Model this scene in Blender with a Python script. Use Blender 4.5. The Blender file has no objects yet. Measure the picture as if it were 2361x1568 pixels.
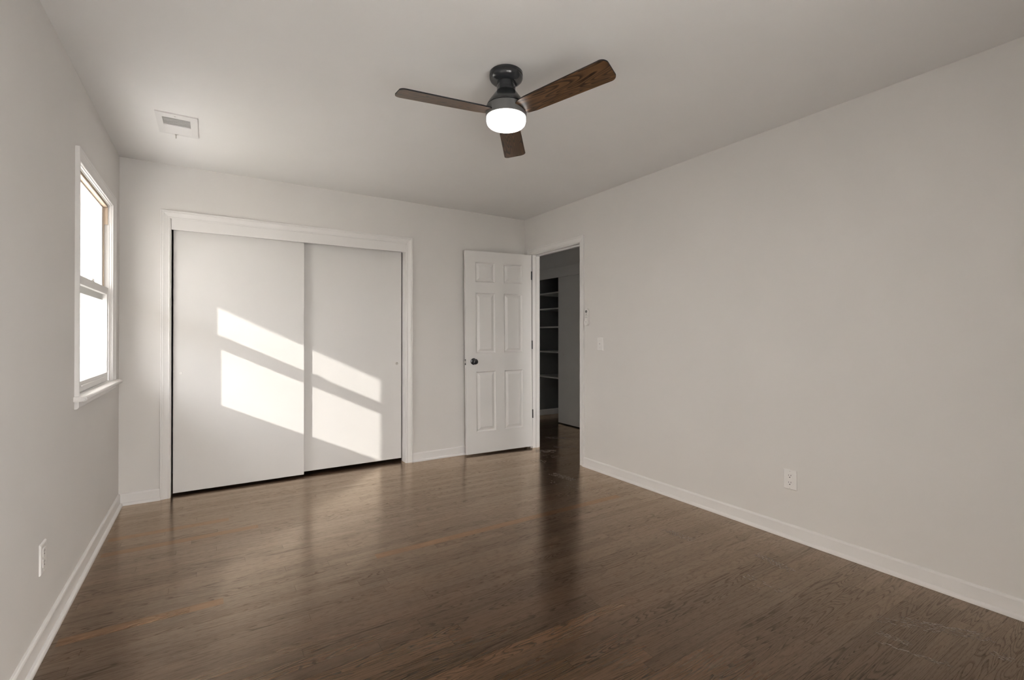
import bpy, bmesh, math, random
from mathutils import Vector, Matrix
random.seed(7)
PI = math.pi
C = bpy.context.scene.collection
scene = bpy.context.scene

# ------------------------------------------------------------------ room measures (metres)
XL, XR, YB, YR, H = -0.543, 2.872, 4.2686, -0.47, 2.44
HX = 3.974            # front of the hall closet
HEND = 5.75           # end wall of hall and hall closet
WT = 0.09             # thickness of the wall with the door

# ------------------------------------------------------------------ camera
cam = bpy.data.cameras.new('camera'); co = bpy.data.objects.new('camera', cam); C.objects.link(co)
F_PX = 1093.2
cam.sensor_fit = 'HORIZONTAL'; cam.sensor_width = 36.0; cam.lens = 36.0 * F_PX / 2361.0
cam.shift_y = -(784.0 - 770.0) / 2361.0
cam.clip_start = 0.02
co.location = (0, 0, 1.186)
co.rotation_euler = (PI/2 + math.radians(0.2236), 0, -math.radians(32.413))
scene.camera = co

# ------------------------------------------------------------------ sky, sun, exposure
W = bpy.data.worlds.new('sky'); scene.world = W; W.use_nodes = True
bg = W.node_tree.nodes['Background']
bg.inputs[0].default_value = (0.975, 0.965, 0.995, 1); bg.inputs[1].default_value = 18.0
sun = bpy.data.lights.new('sun', 'SUN'); so = bpy.data.objects.new('sun', sun); C.objects.link(so)
sun.energy = 4.4; sun.color = (1.0, 0.955, 0.905); sun.angle = math.radians(0.6)
so.rotation_euler = Vector((1.0, 0.625, -0.49)).to_track_quat('-Z', 'Y').to_euler()
so.location = (-6, -3, 5)
def portal(name, loc, rot, sx, sy):
    l = bpy.data.lights.new(name, 'AREA'); l.shape = 'RECTANGLE'; l.size = sx; l.size_y = sy
    l.cycles.is_portal = True
    o = bpy.data.objects.new(name, l); C.objects.link(o); o.location = loc; o.rotation_euler = rot
portal('sky_portal', (-0.70, 3.51, 1.46), (PI/2, 0, -PI/2), 0.98, 1.16)
portal('sky_portal', (0.5, YR-0.13, 1.05), (PI/2, 0, 0), 1.64, 1.90)
portal('sky_portal', (3.46, 1.79, 1.20), (PI/2, 0, 0), 0.74, 1.70)
vs = scene.view_settings
scene.display_settings.display_device = 'sRGB'
vs.view_transform = 'Standard'; vs.look = 'None'; vs.exposure = 0.0; vs.gamma = 1.0; vs.use_curve_mapping = False

# ------------------------------------------------------------------ materials
def new_mat(name):
    m = bpy.data.materials.new(name); m.use_nodes = True
    return m, m.node_tree, m.node_tree.nodes['Principled BSDF']
def paint(name, col, rough=0.6, var=0.02, scale=5.0, bump=0.02, bscale=350.0, spec=0.3, metal=0.0):
    m, nt, b = new_mat(name)
    tc = nt.nodes.new('ShaderNodeTexCoord')
    n = nt.nodes.new('ShaderNodeTexNoise'); n.inputs['Scale'].default_value = scale; n.inputs['Detail'].default_value = 3
    nt.links.new(tc.outputs['Object'], n.inputs['Vector'])
    r = nt.nodes.new('ShaderNodeValToRGB')
    r.color_ramp.elements[0].position = 0.3; r.color_ramp.elements[1].position = 0.7
    r.color_ramp.elements[0].color = tuple(c*(1-var) for c in col) + (1,)
    r.color_ramp.elements[1].color = tuple(min(1, c*(1+var)) for c in col) + (1,)
    nt.links.new(n.outputs['Fac'], r.inputs['Fac']); nt.links.new(r.outputs['Color'], b.inputs['Base Color'])
    b.inputs['Roughness'].default_value = rough; b.inputs['Specular IOR Level'].default_value = spec
    b.inputs['Metallic'].default_value = metal
    if bump:
        n2 = nt.nodes.new('ShaderNodeTexNoise'); n2.inputs['Scale'].default_value = bscale; n2.inputs['Detail'].default_value = 2
        nt.links.new(tc.outputs['Object'], n2.inputs['Vector'])
        bp = nt.nodes.new('ShaderNodeBump'); bp.inputs['Strength'].default_value = bump; bp.inputs['Distance'].default_value = 0.002
        nt.links.new(n2.outputs['Fac'], bp.inputs['Height']); nt.links.new(bp.outputs['Normal'], b.inputs['Normal'])
    return m
M = {}
M['wall'] = paint('wall_paint', (0.735, 0.706, 0.680), 0.75, 0.012, 3.0, 0.06, 260, 0.2)
M['ceiling'] = paint('ceiling_paint', (0.885, 0.862, 0.840), 0.85, 0.01, 3.0, 0.05, 200, 0.15)
M['trim'] = paint('white_trim_enamel', (0.79, 0.765, 0.746), 0.38, 0.01, 6.0, 0.015, 120, 0.4)
M['door'] = paint('white_door_enamel', (0.75, 0.727, 0.708), 0.42, 0.01, 6.0, 0.02, 150, 0.4)
M['slab'] = paint('smooth_white_closet_door', (0.745, 0.722, 0.702), 0.5, 0.008, 4.0, 0.015, 100, 0.3)
M['vinyl'] = paint('white_vinyl', (0.81, 0.785, 0.765), 0.35, 0.01, 8.0, 0.0)
M['tan'] = paint('tan_vinyl_liner', (0.66, 0.53, 0.41), 0.45, 0.03, 8.0, 0.0)
M['plastic'] = paint('white_plastic', (0.815, 0.79, 0.77), 0.3, 0.01, 30.0, 0.0, spec=0.5)
M['grey'] = paint('grey_plastic', (0.20, 0.20, 0.195), 0.4, 0.03, 60.0, 0.0)
M['slot'] = paint('dark_slot', (0.05, 0.048, 0.045), 0.6, 0.05, 60.0, 0.0)
M['black'] = paint('satin_black_metal', (0.022, 0.024, 0.027), 0.17, 0.1, 20.0, 0.0, spec=0.6)
M['blacktop'] = paint('black_blade_back', (0.015, 0.016, 0.018), 0.45, 0.1, 20.0, 0.0)
M['drum'] = paint('charcoal_metal', (0.13, 0.128, 0.126), 0.45, 0.05, 20.0, 0.0, spec=0.5)
M['steel'] = paint('brushed_steel', (0.62, 0.60, 0.57), 0.3, 0.05, 80.0, 0.0, metal=1.0)
M['hinge'] = paint('black_hinge_metal', (0.03, 0.03, 0.033), 0.4, 0.1, 40.0, 0.0, spec=0.5)
M['ventgrey'] = paint('vent_enamel', (0.80, 0.775, 0.755), 0.45, 0.01, 20.0, 0.0)
M['ventdark'] = paint('vent_throat', (0.66, 0.64, 0.62), 0.6, 0.03, 20.0, 0.0)
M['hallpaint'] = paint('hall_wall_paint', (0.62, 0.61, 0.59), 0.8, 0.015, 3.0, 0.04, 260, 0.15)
M['closetshade'] = paint('closet_paint_with_shade', (0.20, 0.205, 0.20), 0.85, 0.03, 3.0, 0.04, 260, 0.1)  # shade of the unlit hall closet is put into this colour
M['shelf'] = paint('shelf_board_paint', (0.66, 0.65, 0.63), 0.5, 0.015, 6.0, 0.01, 150, 0.3)
M['concrete'] = paint('bounce_concrete', (0.82, 0.81, 0.79), 0.9, 0.08, 2.0, 0.2, 60, 0.1)
M['lawn'] = paint('dry_lawn', (0.34, 0.32, 0.26), 0.95, 0.15, 6.0, 0.3, 40, 0.1)
M['soffit'] = paint('soffit_paint', (0.72, 0.71, 0.69), 0.7, 0.02, 5.0, 0.0)
M['siding'] = paint('light_barrier_siding', (0.62, 0.60, 0.57), 0.8, 0.03, 4.0, 0.0)

def glass_mat():
    m = bpy.data.materials.new('window_glass'); m.use_nodes = True; nt = m.node_tree; nt.nodes.clear()
    out = nt.nodes.new('ShaderNodeOutputMaterial'); mix = nt.nodes.new('ShaderNodeMixShader')
    tr = nt.nodes.new('ShaderNodeBsdfTransparent'); tr.inputs[0].default_value = (0.96, 0.97, 0.96, 1)
    gl = nt.nodes.new('ShaderNodeBsdfGlossy'); gl.inputs['Roughness'].default_value = 0.02
    lw = nt.nodes.new('ShaderNodeLayerWeight'); lw.inputs['Blend'].default_value = 0.5
    pw = nt.nodes.new('ShaderNodeMath'); pw.operation = 'POWER'; pw.inputs[1].default_value = 5.0; nt.links.new(lw.outputs['Facing'], pw.inputs[0])
    sc = nt.nodes.new('ShaderNodeMath'); sc.operation = 'MULTIPLY_ADD'; sc.inputs[1].default_value = 0.4; sc.inputs[2].default_value = 0.03
    nt.links.new(pw.outputs[0], sc.inputs[0]); nt.links.new(sc.outputs[0], mix.inputs[0]); nt.links.new(tr.outputs[0], mix.inputs[1]); nt.links.new(gl.outputs[0], mix.inputs[2])
    nt.links.new(mix.outputs[0], out.inputs[0]); return m
M['glass'] = glass_mat()
def lamp_mat():
    m, nt, b = new_mat('lit_opal_glass')
    b.inputs['Base Color'].default_value = (0.9, 0.88, 0.85, 1)
    b.inputs['Emission Color'].default_value = (1.0, 0.95, 0.90, 1); b.inputs['Emission Strength'].default_value = 4.0
    return m
M['lamp'] = lamp_mat()

def oak_floor():
    m, nt, b = new_mat('dark_stained_oak_strip_floor')
    N, Lk = nt.nodes.new, nt.links.new
    def val(v):
        n = N('ShaderNodeValue'); n.outputs[0].default_value = v; return n.outputs[0]
    def ma(op, a, c=None, d=None):
        n = N('ShaderNodeMath'); n.operation = op
        for i, v in enumerate((a, c, d)):
            if v is None: continue
            if isinstance(v, (int, float)): n.inputs[i].default_value = v
            else: Lk(v, n.inputs[i])
        return n.outputs[0]
    def xyz(x, y, z):
        n = N('ShaderNodeCombineXYZ')
        for i, v in enumerate((x, y, z)):
            if isinstance(v, (int, float)): n.inputs[i].default_value = v
            else: Lk(v, n.inputs[i])
        return n.outputs[0]
    def noise(vec, scale, detail, dist=0.0, rough=0.5):
        n = N('ShaderNodeTexNoise'); Lk(vec, n.inputs['Vector']); n.inputs['Scale'].default_value = scale
        n.inputs['Detail'].default_value = detail; n.inputs['Distortion'].default_value = dist; n.inputs['Roughness'].default_value = rough
        return n.outputs['Fac']
    def white(vec):
        n = N('ShaderNodeTexWhiteNoise'); n.noise_dimensions = '3D'; Lk(vec, n.inputs['Vector']); return n.outputs['Value']
    def smooth(v, lo, hi):
        n = N('ShaderNodeMapRange'); n.interpolation_type = 'SMOOTHSTEP'
        Lk(v, n.inputs['Value']); n.inputs['From Min'].default_value = lo; n.inputs['From Max'].default_value = hi
        return n.outputs['Result']
    def mixc(f, a, c):
        n = N('ShaderNodeMix'); n.data_type = 'RGBA'
        if isinstance(f, (int, float)): n.inputs['Factor'].default_value = f
        else: Lk(f, n.inputs['Factor'])
        for s, v in ((6, a), (7, c)):
            if isinstance(v, tuple): n.inputs[s].default_value = v + (1,)
            else: Lk(v, n.inputs[s])
        return n.outputs[2]
    tc = N('ShaderNodeTexCoord'); sp = N('ShaderNodeSeparateXYZ'); Lk(tc.outputs['Object'], sp.inputs[0])
    x, y = sp.outputs[0], sp.outputs[1]
    w, L = 0.0572, 1.15
    yr = ma('DIVIDE', y, w); row = ma('FLOOR', yr); fy = ma('FRACT', yr)
    rr = white(xyz(row, 3.3, 1.7))
    xs = ma('DIVIDE', ma('ADD', x, ma('MULTIPLY', rr, 9.0)), L); col = ma('FLOOR', xs); fx = ma('FRACT', xs)
    bid = white(xyz(row, col, 5.1)); bid2 = white(xyz(row, col, 11.7))
    ox = ma('ADD', x, ma('MULTIPLY', bid, 41.0)); oy = ma('ADD', y, ma('MULTIPLY', bid2, 17.0))
    # cathedral figure: contour lines of a stretched noise field
    fld = noise(xyz(ma('MULTIPLY', ox, ma('ADD', 0.7, ma('MULTIPLY', bid, 1.6))), ma('MULTIPLY', oy, 19.0), ma('MULTIPLY', bid, 60.0)), 1.0, 1.0, 0.12)
    wob = noise(xyz(ma('MULTIPLY', ox, 9.0), ma('MULTIPLY', oy, 40.0), 7.0), 1.0, 2.0)
    ring = ma('FRACT', ma('ADD', ma('MULTIPLY', fld, ma('ADD', 9.0, ma('MULTIPLY', bid2, 13.0))), ma('MULTIPLY', wob, 0.45)))
    ring = ma('MULTIPLY', smooth(ring, 0.48, 0.94), ma('SUBTRACT', 1.0, smooth(ring, 0.92, 1.0)))
    ring = ma('MULTIPLY', ring, ma('ADD', 0.5, ma('MULTIPLY', smooth(bid2, 0.45, 0.75), 0.65)))
    # open pores: short dark streaks along the board
    por = noise(xyz(ma('MULTIPLY', ox, 26.0), ma('MULTIPLY', oy, 520.0), 0.0), 1.0, 2.0)
    por = smooth(por, 0.54, 0.70)
    fine = noise(xyz(ma('MULTIPLY', ox, 5.0), ma('MULTIPLY', oy, 130.0), 4.0), 1.0, 3.0, 0.4)
    blot = noise(xyz(ma('MULTIPLY', x, 1.2), ma('MULTIPLY', y, 1.6), 2.0), 1.0, 2.0)
    dark, mid, lite = (0.009, 0.0055, 0.004), (0.058, 0.031, 0.018), (0.088, 0.048, 0.028)
    c = mixc(smooth(bid, 0.0, 1.0), mid, lite)
    c = mixc(ma('MULTIPLY', smooth(bid2, 0.72, 0.95), 0.4), c, (0.060, 0.036, 0.024))
    c = mixc(ma('MULTIPLY', smooth(bid, 0.93, 0.96), 0.30), c, (0.15, 0.074, 0.038))
    # three lighter, redder strips
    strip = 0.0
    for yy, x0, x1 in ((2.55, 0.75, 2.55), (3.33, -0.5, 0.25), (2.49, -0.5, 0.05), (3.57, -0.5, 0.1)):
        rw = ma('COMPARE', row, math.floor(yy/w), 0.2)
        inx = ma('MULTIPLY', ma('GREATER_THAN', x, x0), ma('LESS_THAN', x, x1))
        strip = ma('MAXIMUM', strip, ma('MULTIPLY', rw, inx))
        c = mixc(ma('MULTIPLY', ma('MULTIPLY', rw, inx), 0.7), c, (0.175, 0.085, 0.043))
    c = mixc(ma('MULTIPLY', smooth(fine, 0.45, 0.75), 0.35), c, dark)
    c = mixc(ma('MULTIPLY', ring, 0.75), c, dark)
    c = mixc(ma('MULTIPLY', por, 0.55), c, dark)
    c = mixc(ma('MULTIPLY', smooth(blot, 0.4, 0.7), 0.14), c, (0.055, 0.034, 0.024))
    ey = ma('MINIMUM', fy, ma('SUBTRACT', 1.0, fy)); ex = ma('MINIMUM', fx, ma('SUBTRACT', 1.0, fx))
    seam = ma('MAXIMUM', ma('SUBTRACT', 1.0, smooth(ey, 0.0, 0.022)), ma('SUBTRACT', 1.0, smooth(ex, 0.0, 0.0013)))
    c = mixc(ma('MULTIPLY', seam, 0.45), c, dark)
    Lk(c, b.inputs['Base Color']); b.inputs['Specular IOR Level'].default_value = 0.0
    rg = ma('ADD', 0.145, ma('MULTIPLY', noise(xyz(ma('MULTIPLY', x, 3.0), ma('MULTIPLY', y, 5.0), 0.0), 1.0, 3.0), 0.10))
    rg = ma('ADD', rg, ma('MULTIPLY', por, 0.06))
    hgt = ma('ADD', ma('MULTIPLY', por, -0.25), ma('ADD', ma('MULTIPLY', seam, -0.6), ma('MULTIPLY', ring, -0.15)))
    bp = N('ShaderNodeBump'); bp.inputs['Strength'].default_value = 0.10; bp.inputs['Distance'].default_value = 0.0005
    Lk(hgt, bp.inputs['Height']); Lk(bp.outputs['Normal'], b.inputs['Normal'])
    # satin varnish over the stain: reflection grows towards grazing angles
    gl = N('ShaderNodeBsdfGlossy'); gc = mixc(ma('ADD', ma('MULTIPLY', ring, 0.36), ma('ADD', ma('MULTIPLY', por, 0.42), ma('MULTIPLY', seam, 0.4))), (1.0, 0.84, 0.68), (0.12, 0.09, 0.07))
    gc = mixc(ma('MULTIPLY', bid2, 0.25), gc, (0.62, 0.50, 0.40))
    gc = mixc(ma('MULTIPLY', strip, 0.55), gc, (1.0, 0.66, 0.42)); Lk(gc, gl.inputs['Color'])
    Lk(rg, gl.inputs['Roughness']); Lk(bp.outputs['Normal'], gl.inputs['Normal'])
    lw = N('ShaderNodeLayerWeight'); lw.inputs['Blend'].default_value = 0.5
    fr = ma('MINIMUM', 1.0, ma('ADD', 0.02, ma('MULTIPLY', ma('POWER', lw.outputs['Facing'], 3.4), 1.6)))
    mx = N('ShaderNodeMixShader'); Lk(fr, mx.inputs[0]); Lk(b.outputs[0], mx.inputs[1]); Lk(gl.outputs[0], mx.inputs[2])
    out = [n for n in nt.nodes if n.type == 'OUTPUT_MATERIAL'][0]; Lk(mx.outputs[0], out.inputs[0])
    return m
M['floor'] = oak_floor()
def tread_mat():
    m, nt, b = new_mat('dusty_tread_print')
    n = nt.nodes.new('ShaderNodeTexNoise'); n.inputs['Scale'].default_value = 90
    tc = nt.nodes.new('ShaderNodeTexCoord'); nt.links.new(tc.outputs['Object'], n.inputs['Vector'])
    r = nt.nodes.new('ShaderNodeValToRGB'); r.color_ramp.elements[0].position = 0.38; r.color_ramp.elements[1].position = 0.62
    r.color_ramp.elements[0].color = (0.105, 0.080, 0.062, 1); r.color_ramp.elements[1].color = (0.30, 0.25, 0.21, 1)
    nt.links.new(n.outputs['Fac'], r.inputs['Fac']); nt.links.new(r.outputs['Color'], b.inputs['Base Color'])
    b.inputs['Roughness'].default_value = 0.4
    return m
M['tread'] = tread_mat()
def blade_wood():
    m, nt, b = new_mat('dark_walnut_blade')
    tc = nt.nodes.new('ShaderNodeTexCoord'); mp = nt.nodes.new('ShaderNodeMapping'); mp.inputs['Scale'].default_value = (1.5, 11.0, 1.0)
    oi = nt.nodes.new('ShaderNodeObjectInfo')
    mm = nt.nodes.new('ShaderNodeMath'); mm.operation = 'MULTIPLY'; mm.inputs[1].default_value = 23.0
    nt.links.new(oi.outputs['Random'], mm.inputs[0])
    cx = nt.nodes.new('ShaderNodeCombineXYZ'); nt.links.new(mm.outputs[0], cx.inputs[2]); nt.links.new(cx.outputs[0], mp.inputs['Location'])
    nt.links.new(tc.outputs['Object'], mp.inputs['Vector'])
    n = nt.nodes.new('ShaderNodeTexNoise'); n.inputs['Scale'].default_value = 1.4; n.inputs['Detail'].default_value = 1.2; n.inputs['Distortion'].default_value = 0.3
    nt.links.new(mp.outputs[0], n.inputs['Vector'])
    mu = nt.nodes.new('ShaderNodeMath'); mu.operation = 'MULTIPLY'; mu.inputs[1].default_value = 22; nt.links.new(n.outputs['Fac'], mu.inputs[0])
    fr = nt.nodes.new('ShaderNodeMath'); fr.operation = 'FRACT'; nt.links.new(mu.outputs[0], fr.inputs[0])
    r = nt.nodes.new('ShaderNodeValToRGB'); e = r.color_ramp.elements
    e[0].position = 0.0; e[0].color = (0.17, 0.088, 0.042, 1); e[1].position = 0.5; e[1].color = (0.115, 0.058, 0.027, 1)
    k = e.new(0.85); k.color = (0.014, 0.008, 0.005, 1); k = e.new(1.0); k.color = (0.10, 0.05, 0.023, 1)
    nt.links.new(fr.outputs[0], r.inputs['Fac']); nt.links.new(r.outputs['Color'], b.inputs['Base Color'])
    b.inputs['Roughness'].default_value = 0.30; b.inputs['Specular IOR Level'].default_value = 0.75
    return m
M['blade'] = blade_wood()

# ------------------------------------------------------------------ helpers
def bm_box(bm, x0, x1, y0, y1, z0, z1, bev=0.0, seg=2):
    vs_ = [bm.verts.new((x, y, z)) for x in (x0, x1) for y in (y0, y1) for z in (z0, z1)]
    fs = [(0, 1, 3, 2), (4, 6, 7, 5), (0, 4, 5, 1), (2, 3, 7, 6), (0, 2, 6, 4), (1, 5, 7, 3)]
    faces = [bm.faces.new([vs_[i] for i in f]) for f in fs]
    if bev:
        es = list({e for f in faces for e in f.edges})
        bmesh.ops.bevel(bm, geom=es, offset=bev, segments=seg, profile=0.5, affect='EDGES')
def bm_lathe(bm, prof, n=48, center=(0, 0, 0), axis='Z'):
    rings = []
    for r, h in prof:
        if r < 1e-6: rings.append([bm.verts.new(_ax(0, 0, h, center, axis))]); continue
        rings.append([bm.verts.new(_ax(r*math.cos(2*PI*i/n), r*math.sin(2*PI*i/n), h, center, axis)) for i in range(n)])
    for a, b in zip(rings, rings[1:]):
        for i in range(n):
            j = (i+1) % n
            if len(a) == 1: bm.faces.new((a[0], b[i], b[j]))
            elif len(b) == 1: bm.faces.new((a[i], b[0], a[j]))
            else: bm.faces.new((a[i], b[i], b[j], a[j]))
def _ax(u, v, h, c, axis):
    p = {'Z': (u, v, h), 'Y': (u, h, v), 'X': (h, u, v)}[axis]
    return (p[0]+c[0], p[1]+c[1], p[2]+c[2])
def bm_prism(bm, pts, z0, z1, mapf=lambda a, b, c: (a, b, c)):
    lo = [bm.verts.new(mapf(a, b, z0)) for a, b in pts]; hi = [bm.verts.new(mapf(a, b, z1)) for a, b in pts]
    n = len(pts)
    for i in range(n):
        j = (i+1) % n; bm.faces.new((lo[i], lo[j], hi[j], hi[i]))
    bm.faces.new(lo[::-1]); bm.faces.new(hi)
def bm_sweep(bm, ringA, ringB):
    a = [bm.verts.new(p) for p in ringA]; b = [bm.verts.new(p) for p in ringB]; n = len(a)
    for i in range(n):
        j = (i+1) % n; bm.faces.new((a[i], a[j], b[j], b[i]))
    bm.faces.new(a[::-1]); bm.faces.new(b)
def rrect(x0, x1, z0, z1, r, n=6):
    pts = []
    for cx, cz, a0 in ((x1-r, z1-r, 0), (x0+r, z1-r, 90), (x0+r, z0+r, 180), (x1-r, z0+r, 270)):
        for i in range(n+1):
            a = math.radians(a0 + 90*i/n); pts.append((cx + r*math.cos(a), cz + r*math.sin(a)))
    return pts
def link(name, bm, mat, parent=None, smooth=False, origin=None):
    """One mesh object. World coordinates unless the parent has a rotation; origin shifts the pivot."""
    bmesh.ops.recalc_face_normals(bm, faces=bm.faces)
    me = bpy.data.meshes.new(name)
    off = Vector((0, 0, 0))
    if parent is not None and not parent.get('_local'):
        off = Vector(parent['_base'])
    elif parent is None and origin is not None:
        off = Vector(origin)
    if off.length: bmesh.ops.translate(bm, verts=bm.verts, vec=-off)
    bm.to_mesh(me); bm.free()
    mats = mat if isinstance(mat, (list, tuple)) else [mat]
    for m in mats: me.materials.append(m)
    if smooth:
        for p in me.polygons: p.use_smooth = True
        try: me.set_sharp_from_angle(angle=math.radians(smooth if smooth is not True else 35))
        except Exception: pass
    o = bpy.data.objects.new(name, me); C.objects.link(o)
    if parent is not None:
        o.parent = parent
        o['_base'] = list(parent['_base']) if '_base' in parent else [0, 0, 0]
        if parent.get('_local'): o['_local'] = 1
    else:
        o.location = off; o['_base'] = list(off)
    return o
def thing(name, label, cat, loc, group=None, kind=None, rot=None):
    o = bpy.data.objects.new(name, None); C.objects.link(o); o.location = loc; o.empty_display_size = 0.05
    o['label'] = label; o['category'] = cat; o['_base'] = list(loc)
    if group: o['group'] = group
    if kind: o['kind'] = kind
    if rot: o.rotation_euler = rot; o['_local'] = 1
    return o
def tag(o, label, cat, kind=None, group=None):
    o['label'] = label; o['category'] = cat
    if kind: o['kind'] = kind
    if group: o['group'] = group
    return o
def boxes(name, lst, mat, parent=None, bev=0.0, **k):
    bm = bmesh.new()
    for b in lst: bm_box(bm, *b, bev=bev)
    return link(name, bm, mat, parent, **k)

# ------------------------------------------------------------------ setting: floor with its dusty tread prints
bm = bmesh.new()
bm_box(bm, XL-0.12, 5.1, YR-0.13, HEND+0.1, -0.12, 0.0)
for f in bm.faces: f.material_index = 0
def dashes(p, q, rows, width, ln=0.019, th=0.0040, step=0.026, keep=0.7, skew=0.35):
    p, q = Vector(p), Vector(q); d = (q-p); n = max(1, int(d.length/step)); d.normalize(); s = Vector((-d.y, d.x))
    for r in range(rows):
        o = (r/(rows-1)-0.5)*width if rows > 1 else 0.0
        for i in range(n):
            if random.random() > keep: continue
            sg = 1 if r % 2 else -1
            dd = (d + s*skew*sg*random.uniform(0.4, 1.0)).normalized(); ss = Vector((-dd.y, dd.x))
            c = p + d*(step*(i+0.5*(r % 2)+random.uniform(-.12, .12))) + s*(o + random.uniform(-.002, .002))
            l2 = ln*random.uniform(0.7, 1.15)/2; t2 = th*random.uniform(0.8, 1.4)/2
            qd = [c - dd*l2 - ss*t2, c + dd*l2 - ss*t2, c + dd*l2 + ss*t2, c - dd*l2 + ss*t2]
            fc = bm.faces.new([bm.verts.new((v.x, v.y, 0.0002)) for v in qd]); fc.material_index = 1
dashes((2.36, .86), (2.48, .68), 4, .035, keep=.6); dashes((2.44, .80), (2.59, .53), 5, .05, keep=.75); dashes((2.50, .74), (2.60, .57), 2, .012, ln=.03, keep=.7)
dashes((2.257, .815), (2.275, .70), 3, .022, ln=.02, keep=.9); dashes((2.19, .785), (2.235, .60), 2, .009, ln=.034, step=.045, keep=.95); dashes((2.235, .66), (2.25, .56), 3, .03, keep=.5)
dashes((2.478, .53), (2.45, .40), 4, .04, keep=.7)
dashes((2.505, 1.47), (2.475, 1.25), 5, .045, ln=.016, th=.0055, step=.02, keep=.85)
dashes((2.235, 1.36), (2.235, 1.13), 3, .035, th=.0055, keep=.6); dashes((2.17, 1.30), (2.16, 1.2), 2, .02, keep=.4)
dashes((2.29, 2.05), (2.36, 1.90), 3, .03, keep=.4); dashes((2.35, 1.92), (2.36, 1.75), 4, .045, ln=.014, th=.006, step=.018, keep=.85)
dashes((2.48, 3.26), (2.53, 3.0), 6, .07, ln=.017, th=.006, step=.021, keep=.8); dashes((2.33, 3.12), (2.36, 2.98), 3, .04, th=.005, keep=.5)
dashes((2.36, 2.92), (2.44, 2.78), 3, .05, th=.005, keep=.5); dashes((2.52, 2.78), (2.50, 2.55), 4, .06, ln=.012, keep=.4); dashes((2.20, 2.80), (2.28, 2.70), 3, .04, keep=.4)
dashes((2.83, 3.98), (3.02, 3.86), 5, .09, ln=.03, th=.009, keep=.75); dashes((3.10, 4.03), (3.30, 3.88), 5, .07, ln=.03, th=.008, keep=.55); dashes((3.3, 4.45), (3.6, 4.2), 5, .08, ln=.04, th=.009, keep=.5)
dashes((2.78, 3.80), (2.92, 3.62), 4, .09, ln=.02, th=.006, keep=.4); dashes((2.60, 3.72), (2.66, 3.55), 4, .07, ln=.02, th=.006, keep=.4); dashes((2.62, 4.02), (2.66, 3.95), 2, .03, th=.007, keep=.7)
tag(link('floor', bm, [M['floor'], M['tread']]), 'dark brown stained oak strip floor with pale dusty tread prints', 'floor', 'structure')
tag(boxes('ceiling', [(XL-0.12, 5.1, YR-0.13, HEND+0.1, H, H+0.12)], M['ceiling']), 'plain matte white bedroom ceiling', 'ceiling', 'structure')

# window opening in the left wall, closet opening in the back wall, door opening in the right wall
WY0, WY1, WZ0, WZ1 = 3.05, 3.97, 0.897, 2.028
CX0, CX1, CZ = -0.247, 1.534, 2.06
DY0, DY1, DZ = 3.352, 4.116, 2.052
XO = XL-0.16
def wall_with_hole(name, mat, plane, a0, a1, t0, t1, h0, h1, z0, z1, label, zmax=H):
    bs = [(a0, h0, 0, zmax), (h1, a1, 0, zmax), (h0, h1, z1, zmax)]
    if z0 > 0: bs.append((h0, h1, 0, z0))
    lst = [((t0, t1, p, q, r, s) if plane == 'x' else (p, q, t0, t1, r, s)) for p, q, r, s in bs]
    bm = bmesh.new()
    for b in lst: bm_box(bm, *b)
    bmesh.ops.remove_doubles(bm, verts=bm.verts, dist=1e-5)
    # drop the inner faces where the pieces meet
    seen = {}
    for f in bm.faces: seen.setdefault(tuple(sorted(v.index for v in f.verts)) if False else tuple(round(c, 4) for c in f.calc_center_median()), []).append(f)
    kill = [f for fs in seen.values() if len(fs) > 1 for f in fs]
    bmesh.ops.delete(bm, geom=kill, context='FACES_ONLY')
    return tag(link(name, bm, mat), label, 'wall', 'structure')
wall_with_hole('wall_left', M['wall'], 'x', YR, YB+0.12, XO, XL, WY0-.012, WY1+.012, WZ0-.02, WZ1+.012, 'pale greige wall with the sash window')
wall_with_hole('wall_back', M['wall'], 'y', XL, XR, YB, YB+0.115, CX0-.012, CX1+.012, 0, CZ+.01, 'pale greige back wall around the sliding closet doors')
wall_with_hole('wall_right', M['wall'], 'x', YR, HEND, XR, XR+WT, DY0-.014, DY1+.014, 0, DZ+.012, 'long blank greige wall with the open doorway')
RX0, RX1, RZ0, RZ1 = -0.30, 1.30, 0.12, 1.98
wall_with_hole('wall_rear', M['wall'], 'y', XO, XR+WT, YR-0.12, YR, RX0-.012, RX1+.012, RZ0-.012, RZ1+.012, 'greige wall opposite the closet, with the added fill window')
# closet interior behind the sliding doors
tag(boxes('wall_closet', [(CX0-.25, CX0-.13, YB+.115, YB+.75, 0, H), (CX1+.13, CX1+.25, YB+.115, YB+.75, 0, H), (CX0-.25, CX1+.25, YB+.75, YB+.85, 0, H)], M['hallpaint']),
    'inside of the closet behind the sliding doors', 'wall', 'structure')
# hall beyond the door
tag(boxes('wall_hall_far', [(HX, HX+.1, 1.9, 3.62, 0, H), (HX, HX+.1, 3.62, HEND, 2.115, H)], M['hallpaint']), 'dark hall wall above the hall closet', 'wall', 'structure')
tag(boxes('wall_hall_end', [(XR+WT, 5.1, HEND, HEND+.1, 0, H)], M['closetshade']), 'end wall of the hall closet, painted dark for its shade', 'wall', 'structure')
HW0, HW1, HZ0, HZ1 = 3.13, 3.65, 0.35, 2.05
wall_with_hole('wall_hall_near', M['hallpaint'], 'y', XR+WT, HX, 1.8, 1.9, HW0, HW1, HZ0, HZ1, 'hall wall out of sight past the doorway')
tag(boxes('wall_hall_closet', [(4.62, 4.72, 3.5, HEND, 0, H), (HX+.1, 4.62, 3.5, 3.6, 0, H)], M['closetshade']), 'back of the hall closet, painted dark for its shade', 'wall', 'structure')

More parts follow.
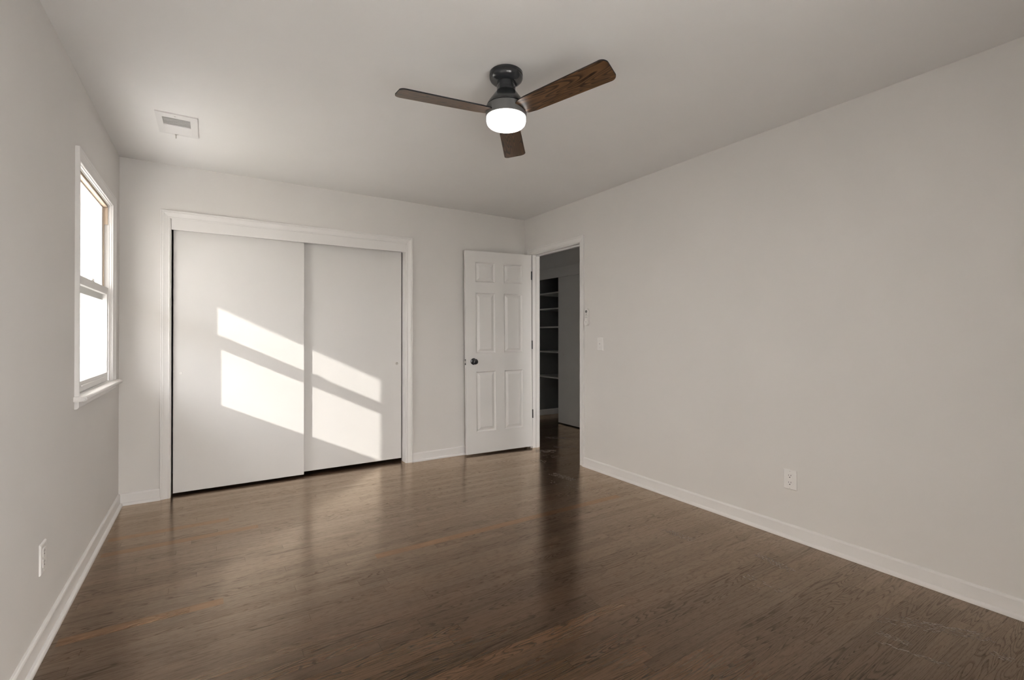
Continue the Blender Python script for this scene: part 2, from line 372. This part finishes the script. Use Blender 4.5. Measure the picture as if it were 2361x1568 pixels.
# ------------------------------------------------------------------ mouldings
PROF = [(0, 0), (0, .0075), (.004, .0095), (.009, .0095), (.012, .0085), (.026, .0115), (.036, .0145), (.040, .0165), (.044, .0165), (.047, .0155), (.051, .0178), (.0565, .0178), (.058, .016), (.058, 0)]
def maps(plane):
    return {'back': lambda a, t, z: (a, YB - t, z), 'left': lambda a, t, z: (XL + t, a, z), 'right': lambda a, t, z: (XR - t, a, z),
            'rear': lambda a, t, z: (a, YR + t, z), 'hall': lambda a, t, z: (XR+WT + t, a, z)}[plane]
def casing_leg(parent, plane, x, sgn, zb, zt, prof=PROF):
    mp = maps(plane); bm = bmesh.new()
    bm_sweep(bm, [mp(x + sgn*u, t, zb) for u, t in prof], [mp(x + sgn*u, t, zt + u) for u, t in prof])
    return link('side_casing', bm, M['trim'], parent)
def casing_head(parent, plane, x0, x1, zt, prof=PROF):
    mp = maps(plane); bm = bmesh.new()
    bm_sweep(bm, [mp(x0 - u, t, zt + u) for u, t in prof], [mp(x1 + u, t, zt + u) for u, t in prof])
    return link('head_casing', bm, M['trim'], parent)
BB = [(0, 0), (.012, 0), (.012, .073), (.010, .0785), (.006, .082), (0, .083)]
SHOE = [(.012, 0), (.0265, 0), (.0265, .008), (.0245, .0135), (.020, .0175), (.015, .019), (.012, .019)]
def baseboard(name, plane, a0, a1, label, m0=0, m1=0):
    """m0/m1: 1 mitres that end into an inside corner."""
    mp = maps(plane); bm = bmesh.new()
    bm_sweep(bm, [mp(a0 + m0*t, t, z) for t, z in BB], [mp(a1 - m1*t, t, z) for t, z in BB])
    o = tag(link(name, bm, M['trim']), label, 'baseboard', 'structure')
    bm = bmesh.new()
    bm_sweep(bm, [mp(a0 + m0*t, t, z) for t, z in SHOE], [mp(a1 - m1*t, t, z) for t, z in SHOE])
    link('shoe_molding', bm, M['trim'], o)
baseboard('baseboard_left', 'left', YR, YB, 'white baseboard with shoe moulding under the window', 0, 1)
baseboard('baseboard_back', 'back', XL, -0.306, 'short white baseboard between the window corner and the closet', 1, 0)
baseboard('baseboard_corner', 'back', 1.597, XR, 'white baseboard between the closet and the open door', 0, 1)
baseboard('baseboard_right', 'right', YR, 3.292, 'long white baseboard along the blank right wall')
bm = bmesh.new(); bm_sweep(bm, [(XR+WT+.001, HEND - t, z) for t, z in BB], [(4.62, HEND - t, z) for t, z in BB])
tag(link('baseboard_hall', bm, M['trim']), 'baseboard at the end of the dark hall closet', 'baseboard', 'structure')

# closet surround
t = thing('trim_1', 'white moulded casing and header board around the sliding closet doors', 'door trim', (0.64, YB, 0), kind='structure')
casing_leg(t, 'back', -0.252, -1, 0.0, 2.045); casing_leg(t, 'back', 1.539, 1, 0.0, 2.045); casing_head(t, 'back', -0.252, 1.539, 2.045)
boxes('jamb', [(CX0-.012, CX0, YB, YB+.115, 0, CZ), (CX1, CX1+.012, YB, YB+.115, 0, CZ), (CX0, CX1, YB, YB+.115, CZ-.008, CZ+.01)], M['trim'], t)
boxes('header_board', [(CX0+.0015, CX1-.001, YB-.003, YB+.016, 1.965, 2.0515)], M['trim'], t, bev=.0015)
boxes('door_track', [(CX0+.002, CX1-.002, YB+.03, YB+.10, 2.03, 2.0515)], M['steel'], t)

def closet_door(name, x0, x1, y, z0, z1, label, pull, pz, px, mat, face='y', depth=.034):
    r = thing(name, label, 'sliding door', ((x0+x1)/2, y, 0) if face == 'y' else (y, (x0+x1)/2, 0), kind='structure')
    b = (x0, x1, y, y+depth, z0, z1) if face == 'y' else (y, y+depth, x0, x1, z0, z1)
    boxes('door_panel', [b], mat, r, bev=.0015)
    bm = bmesh.new(); ax = 'Y' if face == 'y' else 'X'
    c = (px, y, pz) if face == 'y' else (y, px, pz)
    bm_lathe(bm, [(0, -.0004), (.0085, -.0004), (.0105, -.0022), (.0125, -.0022), (.0132, -.0004), (.0132, .002)], 24, c, ax)
    link('finger_pull', bm, pull, r, smooth=True)
    return r
closet_door('door_2', -0.236, 0.663, YB+.042, .019, 2.03, 'left sliding closet door, in front, plain white', M['plastic'], .908, -.189, M['slab'])
closet_door('door_3', 0.610, 1.523, YB+.088, .030, 2.03, 'right sliding closet door, behind the other, plain white', M['steel'], .925, 1.481, M['slab'])

# ------------------------------------------------------------------ bedroom doorway trim
t = thing('trim_2', 'white casing and jamb around the open bedroom doorway', 'door trim', (XR, 3.73, 0), kind='structure')
casing_leg(t, 'right', 3.349, -1, 0.0, 2.047); casing_head(t, 'right', 3.349, 4.137, 2.047)
casing_leg(t, 'right', 4.137, 1, 0.0, 2.047)
boxes('jamb', [(XR-.001, XR+WT+.001, DY0-.014, DY0, 0, DZ), (XR-.001, XR+WT+.001, DY1, DY1+.014, 0, DZ), (XR-.001, XR+WT+.001, DY0, DY1, DZ-.012, DZ+.008)], M['trim'], t)
boxes('door_stop', [(XR+.040, XR+.072, DY0, DY0+.011, 0, DZ-.012), (XR+.040, XR+.072, DY1-.011, DY1, 0, DZ-.012), (XR+.040, XR+.072, DY0, DY1, DZ-.023, DZ-.012)], M['trim'], t)
# hall closet trim and door
t = thing('trim_3', 'dim header board over the hall closet opening', 'door trim', (HX, 4.7, 0), kind='structure')
boxes('header_board', [(HX-.012, HX+.008, 3.55, HEND, 1.978, 2.113)], M['shelf'], t, bev=.002)
closet_door('door_4', 4.05, 5.105, HX+.012, .012, 2.03, 'grey shadowed sliding door of the hall closet', M['steel'], .93, 4.99, M['shelf'], face='x')

# ------------------------------------------------------------------ six panel door
r = thing('door_1', 'open white six panel door with black knob, in the far corner', 'door', (2.868, 4.113, 0.0), kind='structure', rot=(0, math.radians(.56), PI - math.radians(4.6)))
DW, DT, Z0, Z1 = .745, .035, .022, 2.037
xsb = [0, .109, .323, .424, .638, DW]; zsb = [Z0, .234, .835, 1.018, 1.619, 1.727, 1.925, Z1]
bm = bmesh.new()
def face_panel(bm, yf, sg):
    for i in range(5):
        for j in range(7):
            x0, x1, z0, z1 = xsb[i], xsb[i+1], zsb[j], zsb[j+1]
            def ring(ins, d): return [bm.verts.new((px, yf - sg*d, pz)) for px, pz in ((x0+ins, z0+ins), (x1-ins, z0+ins), (x1-ins, z1-ins), (x0+ins, z1-ins))]
            if i in (1, 3) and j in (1, 3, 5):
                rs = [ring(*a) for a in ((0, 0), (.002, .003), (.012, .0115), (.017, .0115), (.019, .0105), (.040, .0025), (.042, .0018))]
                for p, q in zip(rs, rs[1:]):
                    for k in range(4): bm.faces.new((p[k], p[(k+1) % 4], q[(k+1) % 4], q[k]))
                bm.faces.new(rs[-1])
            else: bm.faces.new(ring(0, 0))
face_panel(bm, 0.0, 1); face_panel(bm, -DT, -1)
for i in range(5):
    for z in (Z0, Z1): bm.faces.new([bm.verts.new(p) for p in ((xsb[i], 0, z), (xsb[i+1], 0, z), (xsb[i+1], -DT, z), (xsb[i], -DT, z))])
for j in range(7):
    for x in (0, DW): bm.faces.new([bm.verts.new(p) for p in ((x, 0, zsb[j]), (x, 0, zsb[j+1]), (x, -DT, zsb[j+1]), (x, -DT, zsb[j]))])
bmesh.ops.remove_doubles(bm, verts=bm.verts, dist=1e-5)
link('door_leaf', bm, M['door'], r)
for sg in (1, -1):
    y0 = 0 if sg > 0 else -DT
    bm = bmesh.new()
    bm_lathe(bm, [(0, 0), (.031, 0), (.033, .002*sg), (.032, .005*sg), (.026, .0085*sg), (.012, .010*sg), (.0115, .022*sg), (.018, .027*sg), (.0255, .034*sg), (.028, .043*sg), (.0265, .051*sg), (.020, .057*sg), (.009, .060*sg), (0, .060*sg)], 40, (.665, y0, .938), 'Y')
    link('door_knob', bm, M['black'], r, smooth=True)
boxes('latch_plate', [(DW-.0005, DW+.0012, -.030, -.005, .905, .962)], M['hinge'], r)
bm = bmesh.new(); bm_prism(bm, [(DW+.001, -.024), (DW+.012, -.022), (DW+.012, -.018), (DW+.001, -.011)], .923, .947)
link('latch_bolt', bm, M['steel'], r)
for zc in (1.82, 1.091, .365):
    bm = bmesh.new(); bm_lathe(bm, [(0, zc-.045), (.004, zc-.045), (.0062, zc-.042), (.0062, zc+.042), (.004, zc+.045), (0, zc+.045)], 14, (-.004, .005, 0), 'Z')
    bm_box(bm, -.0018, -.0002, -.03, .004, zc-.044, zc+.044)
    link('hinge', bm, M['hinge'], r, smooth=True)

# ------------------------------------------------------------------ window in the left wall
t = thing('window_1', 'white double hung sash window glowing with daylight', 'window', (XL, 3.51, WZ0), kind='structure')
casing_leg(t, 'left', WY0, -1, WZ0-.002, WZ1); casing_leg(t, 'left', WY1, 1, WZ0-.002, WZ1); casing_head(t, 'left', WY0, WY1, WZ1)
bm = bmesh.new()
pr = [(-.020, -.022), (.040, -.022), (.046, -.019), (.049, -.012), (.049, -.010), (.046, -.003), (.040, 0), (-.020, 0)]
bm_sweep(bm, [(XL+u, 2.972, WZ0+v) for u, v in pr], [(XL+u, 4.052, WZ0+v) for u, v in pr])
bmesh.ops.bevel(bm, geom=[e for e in bm.edges if abs(e.verts[0].co.y - e.verts[1].co.y) < 1e-6 and e.verts[0].co.x > XL+.035 and e.verts[1].co.x > XL+.035], offset=.006, segments=3, affect='EDGES')
link('sill', bm, M['trim'], t)
bm = bmesh.new(); AP = [(0, 0), (0, .0178), (.0075, .0178), (.011, .0155), (.014, .0165), (.030, .0125), (.041, .0085), (.043, .0065), (.043, 0)]
bm_sweep(bm, [(XL+tt, WY0-.058, WZ0-.022-u) for u, tt in [(0, 0), (0, .0165), (.028, .0165), (.034, .012), (.037, .009), (.037, 0)]], [(XL+tt, WY1+.058, WZ0-.022-u) for u, tt in [(0, 0), (0, .0165), (.028, .0165), (.034, .012), (.037, .009), (.037, 0)]])
link('apron', bm, M['trim'], t)
# jamb frame with a stop bead, tan liner behind it
boxes('jamb', [(XO, XL-.010, WY0-.012, WY0, WZ0, WZ1), (XO, XL-.010, WY1, WY1+.012, WZ0, WZ1), (XO, XL-.010, WY0-.012, WY1+.012, WZ1, WZ1+.012), (XO-.02, XL-.010, WY0-.012, WY1+.012, WZ0-.02, WZ0+.003),
               (XL-.010, XL, WY0-.012, WY0+.004, WZ0, WZ1), (XL-.010, XL, WY1-.004, WY1+.012, WZ0, WZ1), (XL-.010, XL, WY0-.012, WY1+.012, WZ1-.004, WZ1+.012)], M['vinyl'], t)
boxes('jamb_liner', [(XL-.078, XL-.036, WY1-.012, WY1-.0005, 1.49, WZ1-.0005), (XL-.078, XL-.036, WY0+.0005, WY0+.012, 1.49, WZ1-.0005), (XL-.078, XL-.018, WY0+.012, WY1-.012, WZ1-.020, WZ1-.0005),
                     (XL-.036, XL-.018, WY1-.010, WY1-.0005, 1.90, WZ1-.02)], M['tan'], t)
boxes('stop_bead', [(XL-.0135, XL-.0102, WY1-.008, WY1-.0005, WZ0+.003, WZ1-.0005), (XL-.0135, XL-.0102, WY0+.0005, WY0+.008, WZ0+.003, WZ1-.0005), (XL-.0135, XL-.0102, WY0+.008, WY1-.008, WZ1-.008, WZ1-.0005)], M['vinyl'], t)
GY0, GY1 = 3.105, 3.918
def sash(x0, x1, z0, z1, gz0, gz1, name):
    o = boxes(name, [(x0, x1, WY0+.0125, GY0, z0, z1), (x0, x1, GY1, WY1-.0125, z0, z1), (x0, x1, GY0, GY1, z0, gz0), (x0, x1, GY0, GY1, gz1, z1)], M['vinyl'], t, bev=.002)
    xm = (x0+x1)/2
    boxes('pane', [(xm-.002, xm+.002, GY0-.004, GY1+.004, gz0-.004, gz1+.004)], M['glass'], o)
    return o
sash(XL-.036, XL-.0140, WZ0+.004, 1.492, .955, 1.448, 'lower_sash')
sash(XL-.074, XL-.040, 1.412, WZ1-.021, 1.470, 2.000, 'upper_sash')
boxes('lift_rail', [(XL-.0140, XL-.006, 3.20, 3.82, .928, .936)], M['vinyl'], t, bev=.002)
bm = bmesh.new(); bm_lathe(bm, [(0, 1.492), (.014, 1.492), (.014, 1.503), (.008, 1.509), (0, 1.509)], 20, (XL-.026, 3.51, 0)); bm_box(bm, XL-.038, XL-.016, 3.475, 3.545, 1.492, 1.498, bev=.002)
link('sash_lock', bm, M['vinyl'], t, smooth=True)
# outer face of the house: brick mould around the window, eave and ground outside
tag(boxes('trim_4', [(XO-.03, XO+.0, WY0-.06, 3.070, WZ0-.05, WZ1+.05), (XO-.03, XO, WY1-.005, WY1+.06, WZ0-.05, WZ1+.05), (XO-.03, XO, 3.070, WY1, WZ1-.005, WZ1+.05)], M['vinyl']), 'outside moulding around the sash window', 'window trim', 'structure')
bm = bmesh.new(); bm_sweep(bm, [(XO-.001, YR-1.2, 2.50), (XO-.86, YR-1.2, 2.20), (XO-.88, YR-1.2, 2.20), (XO-.88, YR-1.2, 2.36), (XO-.001, YR-1.2, 2.66)], [(XO-.001, 7.2, 2.50), (XO-.86, 7.2, 2.20), (XO-.88, 7.2, 2.20), (XO-.88, 7.2, 2.36), (XO-.001, 7.2, 2.66)])
tag(link('roof_eave', bm, M['soffit']), 'roof overhang outside above the sash window', 'eave', 'structure')
tag(boxes('ground', [(-40, 40, -40, 40, -.45, -.30)], M['lawn']), 'dry winter lawn outside the windows', 'ground', 'structure')
tag(boxes('bounce_paving', [(-2.7, XO, -4.5, 12, -.32, -.27), (XO, 5.2, -6.5, YR-.13, -.32, -.27)], M['concrete']), 'pale concrete paving added along the house to bounce light inside', 'bounce_paving', 'structure')  # unseen paving, added bright to bounce daylight up to the ceiling

tag(boxes('sky_barrier', [(-4.3, -4.22, -6, 12, -.3, 2.6)], M['siding']), 'unseen pale barrier added beyond the sash window to cut sky light', 'sky_barrier', 'structure')  # unseen, added to cut low sky light reaching the closet doors
tag(boxes('sky_barrier', [(-.55, 9, -6.75, -6.67, -.3, 2.6)], M['siding']), 'unseen pale barrier added past the patio to cut sky light', 'sky_barrier', 'structure')  # unseen, added to cut level sky light through the rear opening

# ------------------------------------------------------------------ unseen window, added behind the camera for fill light
tag(boxes('sky_block_canopy', [(XO, 3.3, YR-1.35, YR-.125, 2.22, 2.32)], M['soffit']), 'flat unseen canopy added to cut high sky light at the rear window', 'canopy', 'structure')  # unseen, added to hold back sky light from high above
t = thing('fill_window_2', 'tall white double sash window added opposite the closet for fill light', 'window', (0.5, YR, RZ0), kind='structure')
casing_leg(t, 'rear', RX0, -1, RZ0, RZ1); casing_leg(t, 'rear', RX1, 1, RZ0, RZ1); casing_head(t, 'rear', RX0, RX1, RZ1)
boxes('sill', [(RX0-.08, RX1+.08, YR-.02, YR+.045, RZ0-.022, RZ0)], M['trim'], t, bev=.005)
boxes('jamb', [(RX0-.012, RX0, YR-.12, YR, RZ0, RZ1), (RX1, RX1+.012, YR-.12, YR, RZ0, RZ1), (RX0, RX1, YR-.12, YR, RZ1, RZ1+.012), (RX0, RX1, YR-.12, YR-.02, RZ0-.012, RZ0)], M['vinyl'], t)
boxes('mullion', [(xm-.035, xm+.035, YR-.11, YR-.01, RZ0, RZ1) for xm in (.50,)], M['vinyl'], t)
for xa, xb in ((RX0, .465), (.535, RX1)):
    for nm, y0, z0, z1 in (('lower_sash', YR-.06, RZ0, 1.07), ('upper_sash', YR-.095, 1.03, RZ1)):
        o = boxes(nm, [(xa, xa+.04, y0, y0+.03, z0, z1), (xb-.04, xb, y0, y0+.03, z0, z1), (xa+.04, xb-.04, y0, y0+.03, z0, z0+.045), (xa+.04, xb-.04, y0, y0+.03, z1-.04, z1)], M['vinyl'], t, bev=.002)
        boxes('pane', [(xa+.037, xb-.037, y0+.013, y0+.017, z0+.042, z1-.037)], M['glass'], o)
t = thing('fill_window_3', 'narrow window added at the unseen end of the hall to light it', 'window', (3.46, 1.9, HZ0), kind='structure')  # invented opening out of view, there to brighten the hall
boxes('jamb', [(HW0, HW0+.03, 1.81, 1.9, HZ0, HZ1), (HW1-.03, HW1, 1.81, 1.9, HZ0, HZ1), (HW0+.03, HW1-.03, 1.81, 1.9, HZ1-.03, HZ1), (HW0+.03, HW1-.03, 1.81, 1.9, HZ0, HZ0+.03)], M['vinyl'], t)
boxes('pane', [(HW0+.028, HW1-.028, 1.85, 1.854, HZ0+.028, HZ1-.028)], M['glass'], t)
tag(boxes('sun_block_wall', [(XO-.02, XO+.06, -4.5, YR-.125, -.3, 4.0)], M['siding']), 'unseen outside wall added to keep sun off the rear window', 'wall', 'structure')  # unseen, added to block direct sun at the rear opening

# ------------------------------------------------------------------ ceiling fan with light
FX, FY = 1.186, 1.920
t = thing('ceiling_fan', 'black three blade ceiling fan with lit round lamp', 'ceiling fan', (FX, FY, H))
def fan_part(name, prof, mat, **k):
    bm = bmesh.new(); bm_lathe(bm, prof, 64, (FX, FY, 0)); return link(name, bm, mat, t, smooth=30, **k)
fan_part('canopy', [(0, 2.44), (.076, 2.44), (.079, 2.437), (.0795, 2.4235), (.0775, 2.4215), (.0775, 2.4190), (.0795, 2.4170), (.0790, 2.412), (.0755, 2.404), (.067, 2.396), (.056, 2.391), (.046, 2.3885), (0, 2.3885)], M['black'])
fan_part('neck', [(0, 2.3885), (.044, 2.3885), (.0445, 2.385), (.0445, 2.366), (.0430, 2.364), (.0430, 2.361), (.0445, 2.359), (.0450, 2.350), (0, 2.350)], M['black'])
fan_part('motor_housing', [(0, 2.350), (.0455, 2.350), (.052, 2.342), (.062, 2.328), (.074, 2.312), (.084, 2.298), (.0905, 2.286), (.0925, 2.280), (.0900, 2.278), (.0900, 2.2745), (0, 2.2745)], M['black'])
fan_part('light_kit_ring', [(0, 2.2745), (.0945, 2.2745), (.0965, 2.272), (.0975, 2.229), (.0965, 2.226), (0, 2.226)], M['drum'])
fan_part('lamp_shade', [(0, 2.226), (.0925, 2.226), (.0940, 2.223), (.0938, 2.208), (.0905, 2.195), (.083, 2.187), (.068, 2.182), (.040, 2.180), (0, 2.1795)], M['lamp'])
lb = bpy.data.lights.new('fan_lamp_light', 'AREA'); lb.shape = 'DISK'; lb.size = 0.15; lb.energy = 6.0; lb.color = (1.0, 0.965, 0.925)
lo_ = bpy.data.objects.new('fan_lamp_light', lb); C.objects.link(lo_); lo_.parent = t; lo_.location = (0, 0, 2.1785 - H)
def make_blade():
    bm = bmesh.new()
    pts = [(.085, -.038), (.10, -.046), (.14, -.0525), (.25, -.0555), (.40, -.059), (.505, -.0615)]
    for i in range(7):
        a = math.radians(-90 + 90*i/6); pts.append((.512 + .028*math.cos(a), -.034 + .028*math.sin(a)))
    for i in range(7):
        a = math.radians(90*i/6); pts.append((.506 + .028*math.cos(a), .034 + .028*math.sin(a)))
    pts += [(.40, .059), (.25, .0555), (.14, .0525), (.10, .046), (.085, .038)]
    n = len(pts)
    lo = [bm.verts.new((x, y, -.003)) for x, y in pts]; hi = [bm.verts.new((x, y, .003)) for x, y in pts]
    f = bm.faces.new(lo[::-1]); f.material_index = 0
    f = bm.faces.new(hi); f.material_index = 1
    for i in range(n):
        f = bm.faces.new((lo[i], lo[(i+1) % n], hi[(i+1) % n], hi[i])); f.material_index = 1
    me = bpy.data.meshes.new('fan_blade'); bm.to_mesh(me); bm.free()
    me.materials.append(M['blade']); me.materials.append(M['blacktop']); return me
bme = make_blade()
for ang, pitch, ln, rise in ((52.6, 11, 1.0, 0.0), (170.6, 10, .955, 0.0), (-73.4, 12, 1.05, 0.9)):
    o = bpy.data.objects.new('fan_blade', bme); C.objects.link(o); o.parent = t
    o.location = (0, 0, 2.245 - H)
    o.rotation_euler = (Matrix.Rotation(math.radians(ang), 3, 'Z') @ Matrix.Rotation(math.radians(-rise), 3, 'Y') @ Matrix.Rotation(math.radians(-pitch), 3, 'X')).to_euler()
    o.scale = (ln, 1, 1)

# ------------------------------------------------------------------ ceiling vent
VX0, VX1, VY0, VY1 = -.268, -.068, 3.275, 3.602
t = thing('ceiling_vent', 'white metal ceiling air register above the closet', 'air vent', ((VX0+VX1)/2, (VY0+VY1)/2, H))
GX0, GX1, GA0, GA1, GB0, GB1 = -.238, -.104, 3.330, 3.448, 3.460, 3.580
bm = bmesh.new(); z1 = H; z0 = H-.007
for b in ((VX0, GX0, VY0, VY1), (GX1, VX1, VY0, VY1), (GX0, GX1, VY0, GA0), (GX0, GX1, GA1, GB0), (GX0, GX1, GB1, VY1)):
    bm_box(bm, b[0], b[1], b[2], b[3], z0, z1)
bmesh.ops.remove_doubles(bm, verts=bm.verts, dist=1e-5)
link('frame', bm, M['ventgrey'], t)
boxes('throat', [(GX0, GX1, GA0, GB1, H-.0040, H-.0002)], M['ventdark'], t)
for a0, a1, sg in ((GA0, GA1, -1), (GB0, GB1, 1)):
    bm = bmesh.new(); n = 9
    for i in range(n):
        yc = a0 + (a1-a0)*(i+.5)/n; hw = (a1-a0)/n*.48
        zt, zb = H-.0015, H-.0065
        ya, yb2 = (yc-hw, yc+hw) if sg > 0 else (yc+hw, yc-hw)
        bm_sweep(bm, [(GX0, ya, zt), (GX0, ya+.0008*sg, zt-.0008), (GX0, yb2, zb), (GX0, yb2-.0008*sg, zb+.0008)], [(GX1, ya, zt), (GX1, ya+.0008*sg, zt-.0008), (GX1, yb2, zb), (GX1, yb2-.0008*sg, zb+.0008)])
    link('louver_bank', bm, M['ventgrey'], t)
bm = bmesh.new(); bm_box(bm, -.190, -.180, 3.585, 3.596, H-.012, H-.006); bm_box(bm, -.188, -.182, 3.589, 3.594, H-.032, H-.010, bev=.001)
link('damper_lever', bm, M['steel'], t)
for yc in (VY0+.028, VY1-.014):
    bm = bmesh.new(); bm_lathe(bm, [(.0045, H-.0070), (.0035, H-.0088), (0, H-.0092)], 12, (-.176, yc, 0)); link('screw', bm, M['steel'], t, smooth=True)

# ------------------------------------------------------------------ wall plates
def plate(t, mp, a0, a1, z0, z1, th=.0062):
    bm = bmesh.new(); e = .005
    pr = [(0, 0), (0, .0022), (.0022, .005), (e, th)]
    rings = [[mp(a0+i, d, z0+i), mp(a1-i, d, z0+i), mp(a1-i, d, z1-i), mp(a0+i, d, z1-i)] for i, d in pr]
    rv = [[bm.verts.new(p) for p in rg] for rg in rings]
    for p, q in zip(rv, rv[1:]):
        for k in range(4): bm.faces.new((p[k], p[(k+1) % 4], q[(k+1) % 4], q[k]))
    bm.faces.new(rv[-1]); bm.faces.new(rv[0][::-1])
    return link('cover_plate', bm, M['plastic'], t)
def outlet(label, plane, ac, zc, group):
    mp = maps(plane); th = .0062
    t = thing('wall_outlet', label, 'outlet', mp(ac, 0, zc-.058), group=group)
    plate(t, mp, ac-.038, ac+.038, zc-.058, zc+.058)
    for dz in (.0205, -.0205):
        bm = bmesh.new()
        bm_prism(bm, rrect(ac-.0165, ac+.0165, zc+dz-.0165, zc+dz+.0165, .004, 3), th-.001, th+.0012, lambda a, b, c: mp(a, c, b))
        f = link('receptacle', bm, M['plastic'], t)
        for da, w, h in ((-.0063, .0022, .0085), (.0063, .0022, .0070)):
            bm = bmesh.new(); bm_prism(bm, [(ac+da-w/2, zc+dz+.001), (ac+da+w/2, zc+dz+.001), (ac+da+w/2, zc+dz+.001+h), (ac+da-w/2, zc+dz+.001+h)], th+.0011, th+.0015, lambda a, b, c: mp(a, c, b))
            link('slot', bm, M['slot'], f)
        bm = bmesh.new(); bm_prism(bm, rrect(ac-.003, ac+.003, zc+dz-.0095, zc+dz-.0040, .0024, 4), th+.0011, th+.0015, lambda a, b, c: mp(a, c, b)); link('ground_hole', bm, M['slot'], f)
    for dz in (.049, -.049):
        bm = bmesh.new(); bm_prism(bm, rrect(ac-.0025, ac+.0025, zc+dz-.0025, zc+dz+.0025, .0024, 4), th-.001, th+.0006, lambda a, b, c: mp(a, c, b)); link('screw', bm, M['steel'], t)
outlet('white duplex outlet low on the long right wall', 'right', 1.4755, .343, 'wall outlets')
outlet('white duplex outlet low on the wall under the window', 'left', 2.492, .340, 'wall outlets')
mp = maps('right')
t = thing('light_switch', 'white toggle light switch right of the doorway', 'light switch', mp(3.0825, 0, 1.056))
plate(t, mp, 3.047, 3.118, 1.056, 1.170)
bm = bmesh.new(); ac, zc = 3.0825, 1.113
bm_prism(bm, [(ac-.0055, zc-.012), (ac+.0055, zc-.012), (ac+.0055, zc+.012), (ac-.0055, zc+.012)], .0055, .0070, lambda a, b, c: mp(a, c, b)); link('toggle_slot', bm, M['ventgrey'], t)
bm = bmesh.new(); bm_sweep(bm, [mp(ac-.0045, .006, zc-.007), mp(ac+.0045, .006, zc-.007), mp(ac+.0045, .006, zc+.007), mp(ac-.0045, .006, zc+.007)], [mp(ac-.0038, .018, zc+.005), mp(ac+.0038, .018, zc+.005), mp(ac+.0038, .017, zc+.012), mp(ac-.0038, .017, zc+.012)]); link('toggle', bm, M['plastic'], t)
for dz in (.030, -.030):
    bm = bmesh.new(); bm_prism(bm, rrect(ac-.0028, ac+.0028, zc+dz-.0028, zc+dz+.0028, .0027, 4), .0058, .0070, lambda a, b, c: mp(a, c, b)); link('screw', bm, M['steel'], t)

# ------------------------------------------------------------------ fan remote in its wall cradle
ac = 3.247
t = thing('remote_cradle', 'white wall cradle holding the remote beside the door casing', 'remote holder', mp(ac, 0, 1.282))
bm = bmesh.new(); bm_prism(bm, rrect(ac-.023, ac+.023, 1.283, 1.425, .021, 8), .0002, .005, lambda a, b, c: mp(a, c, b)); link('back_plate', bm, M['plastic'], t)
bm = bmesh.new()
outer = rrect(ac-.0255, ac+.0255, 1.280, 1.328, .022, 8); 
bm_prism(bm, outer, .0202, .0232, lambda a, b, c: mp(a, c, b)); 
bm_prism(bm, rrect(ac-.0255, ac-.0235, 1.300, 1.328, .0009, 2), .005, .0202, lambda a, b, c: mp(a, c, b)); bm_prism(bm, rrect(ac+.0235, ac+.0255, 1.300, 1.328, .0009, 2), .005, .0202, lambda a, b, c: mp(a, c, b)); bm_prism(bm, rrect(ac-.0255, ac+.0255, 1.280, 1.2825, .0009, 2), .005, .0202, lambda a, b, c: mp(a, c, b))
link('pocket', bm, M['plastic'], t)
bm = bmesh.new(); bm_prism(bm, rrect(ac-.006, ac+.006, 1.3095, 1.3125, .0014, 3), .0231, .0236, lambda a, b, c: mp(a, c, b)); link('emblem', bm, M['grey'], t)
t = thing('fan_remote', 'slim white fan remote with a round grey dial, in its cradle', 'remote control', mp(ac, .0055, 1.285))
bm = bmesh.new(); bm_prism(bm, rrect(ac-.0225, ac+.0225, 1.285, 1.430, .0222, 10), .0055, .0195, lambda a, b, c: mp(a, c, b)); link('body', bm, M['plastic'], t)
bm = bmesh.new(); bm_lathe(bm, [(0, -.0205), (.0128, -.0205), (.0135, -.0198), (.0135, -.0190)], 28, mp(ac, 0, 1.4045), 'X'); link('dial_button', bm, M['grey'], t, smooth=True)
bm = bmesh.new(); bm_prism(bm, rrect(ac-.0055, ac+.0055, 1.3775, 1.3835, .0028, 4), .0190, .0204, lambda a, b, c: mp(a, c, b)); link('button', bm, M['slot'], t)
for rz in (1.366, 1.358, 1.350):
    for da in (-.011, 0, .011):
        bm = bmesh.new(); bm_prism(bm, rrect(ac+da-.0035, ac+da+.0035, rz-.0016, rz+.0016, .0015, 3), .0190, .0200, lambda a, b, c: mp(a, c, b)); link('button', bm, M['grey'] if rz != 1.358 else M['ventdark'], t)

# ------------------------------------------------------------------ hall closet shelves
wh = ('topmost shelf in the dark hall closet', 'second shelf down in the dark hall closet', 'middle shelf in the dark hall closet', 'second shelf up in the dark hall closet', 'lowest shelf in the dark hall closet')
for z, lb in zip((1.800, 1.577, 1.317, .966, .607), wh):
    tag(boxes('closet_shelf', [(4.055, 4.615, 4.3, HEND-.003, z-.020, z)], M['shelf'], None, bev=.002, origin=(4.055, 4.9, z-.02)), lb + ', white board', 'shelf', group='shelves in the hall closet')

for o in list(bpy.data.objects):
    for k in ('_base', '_local'):
        if k in o: del o[k]
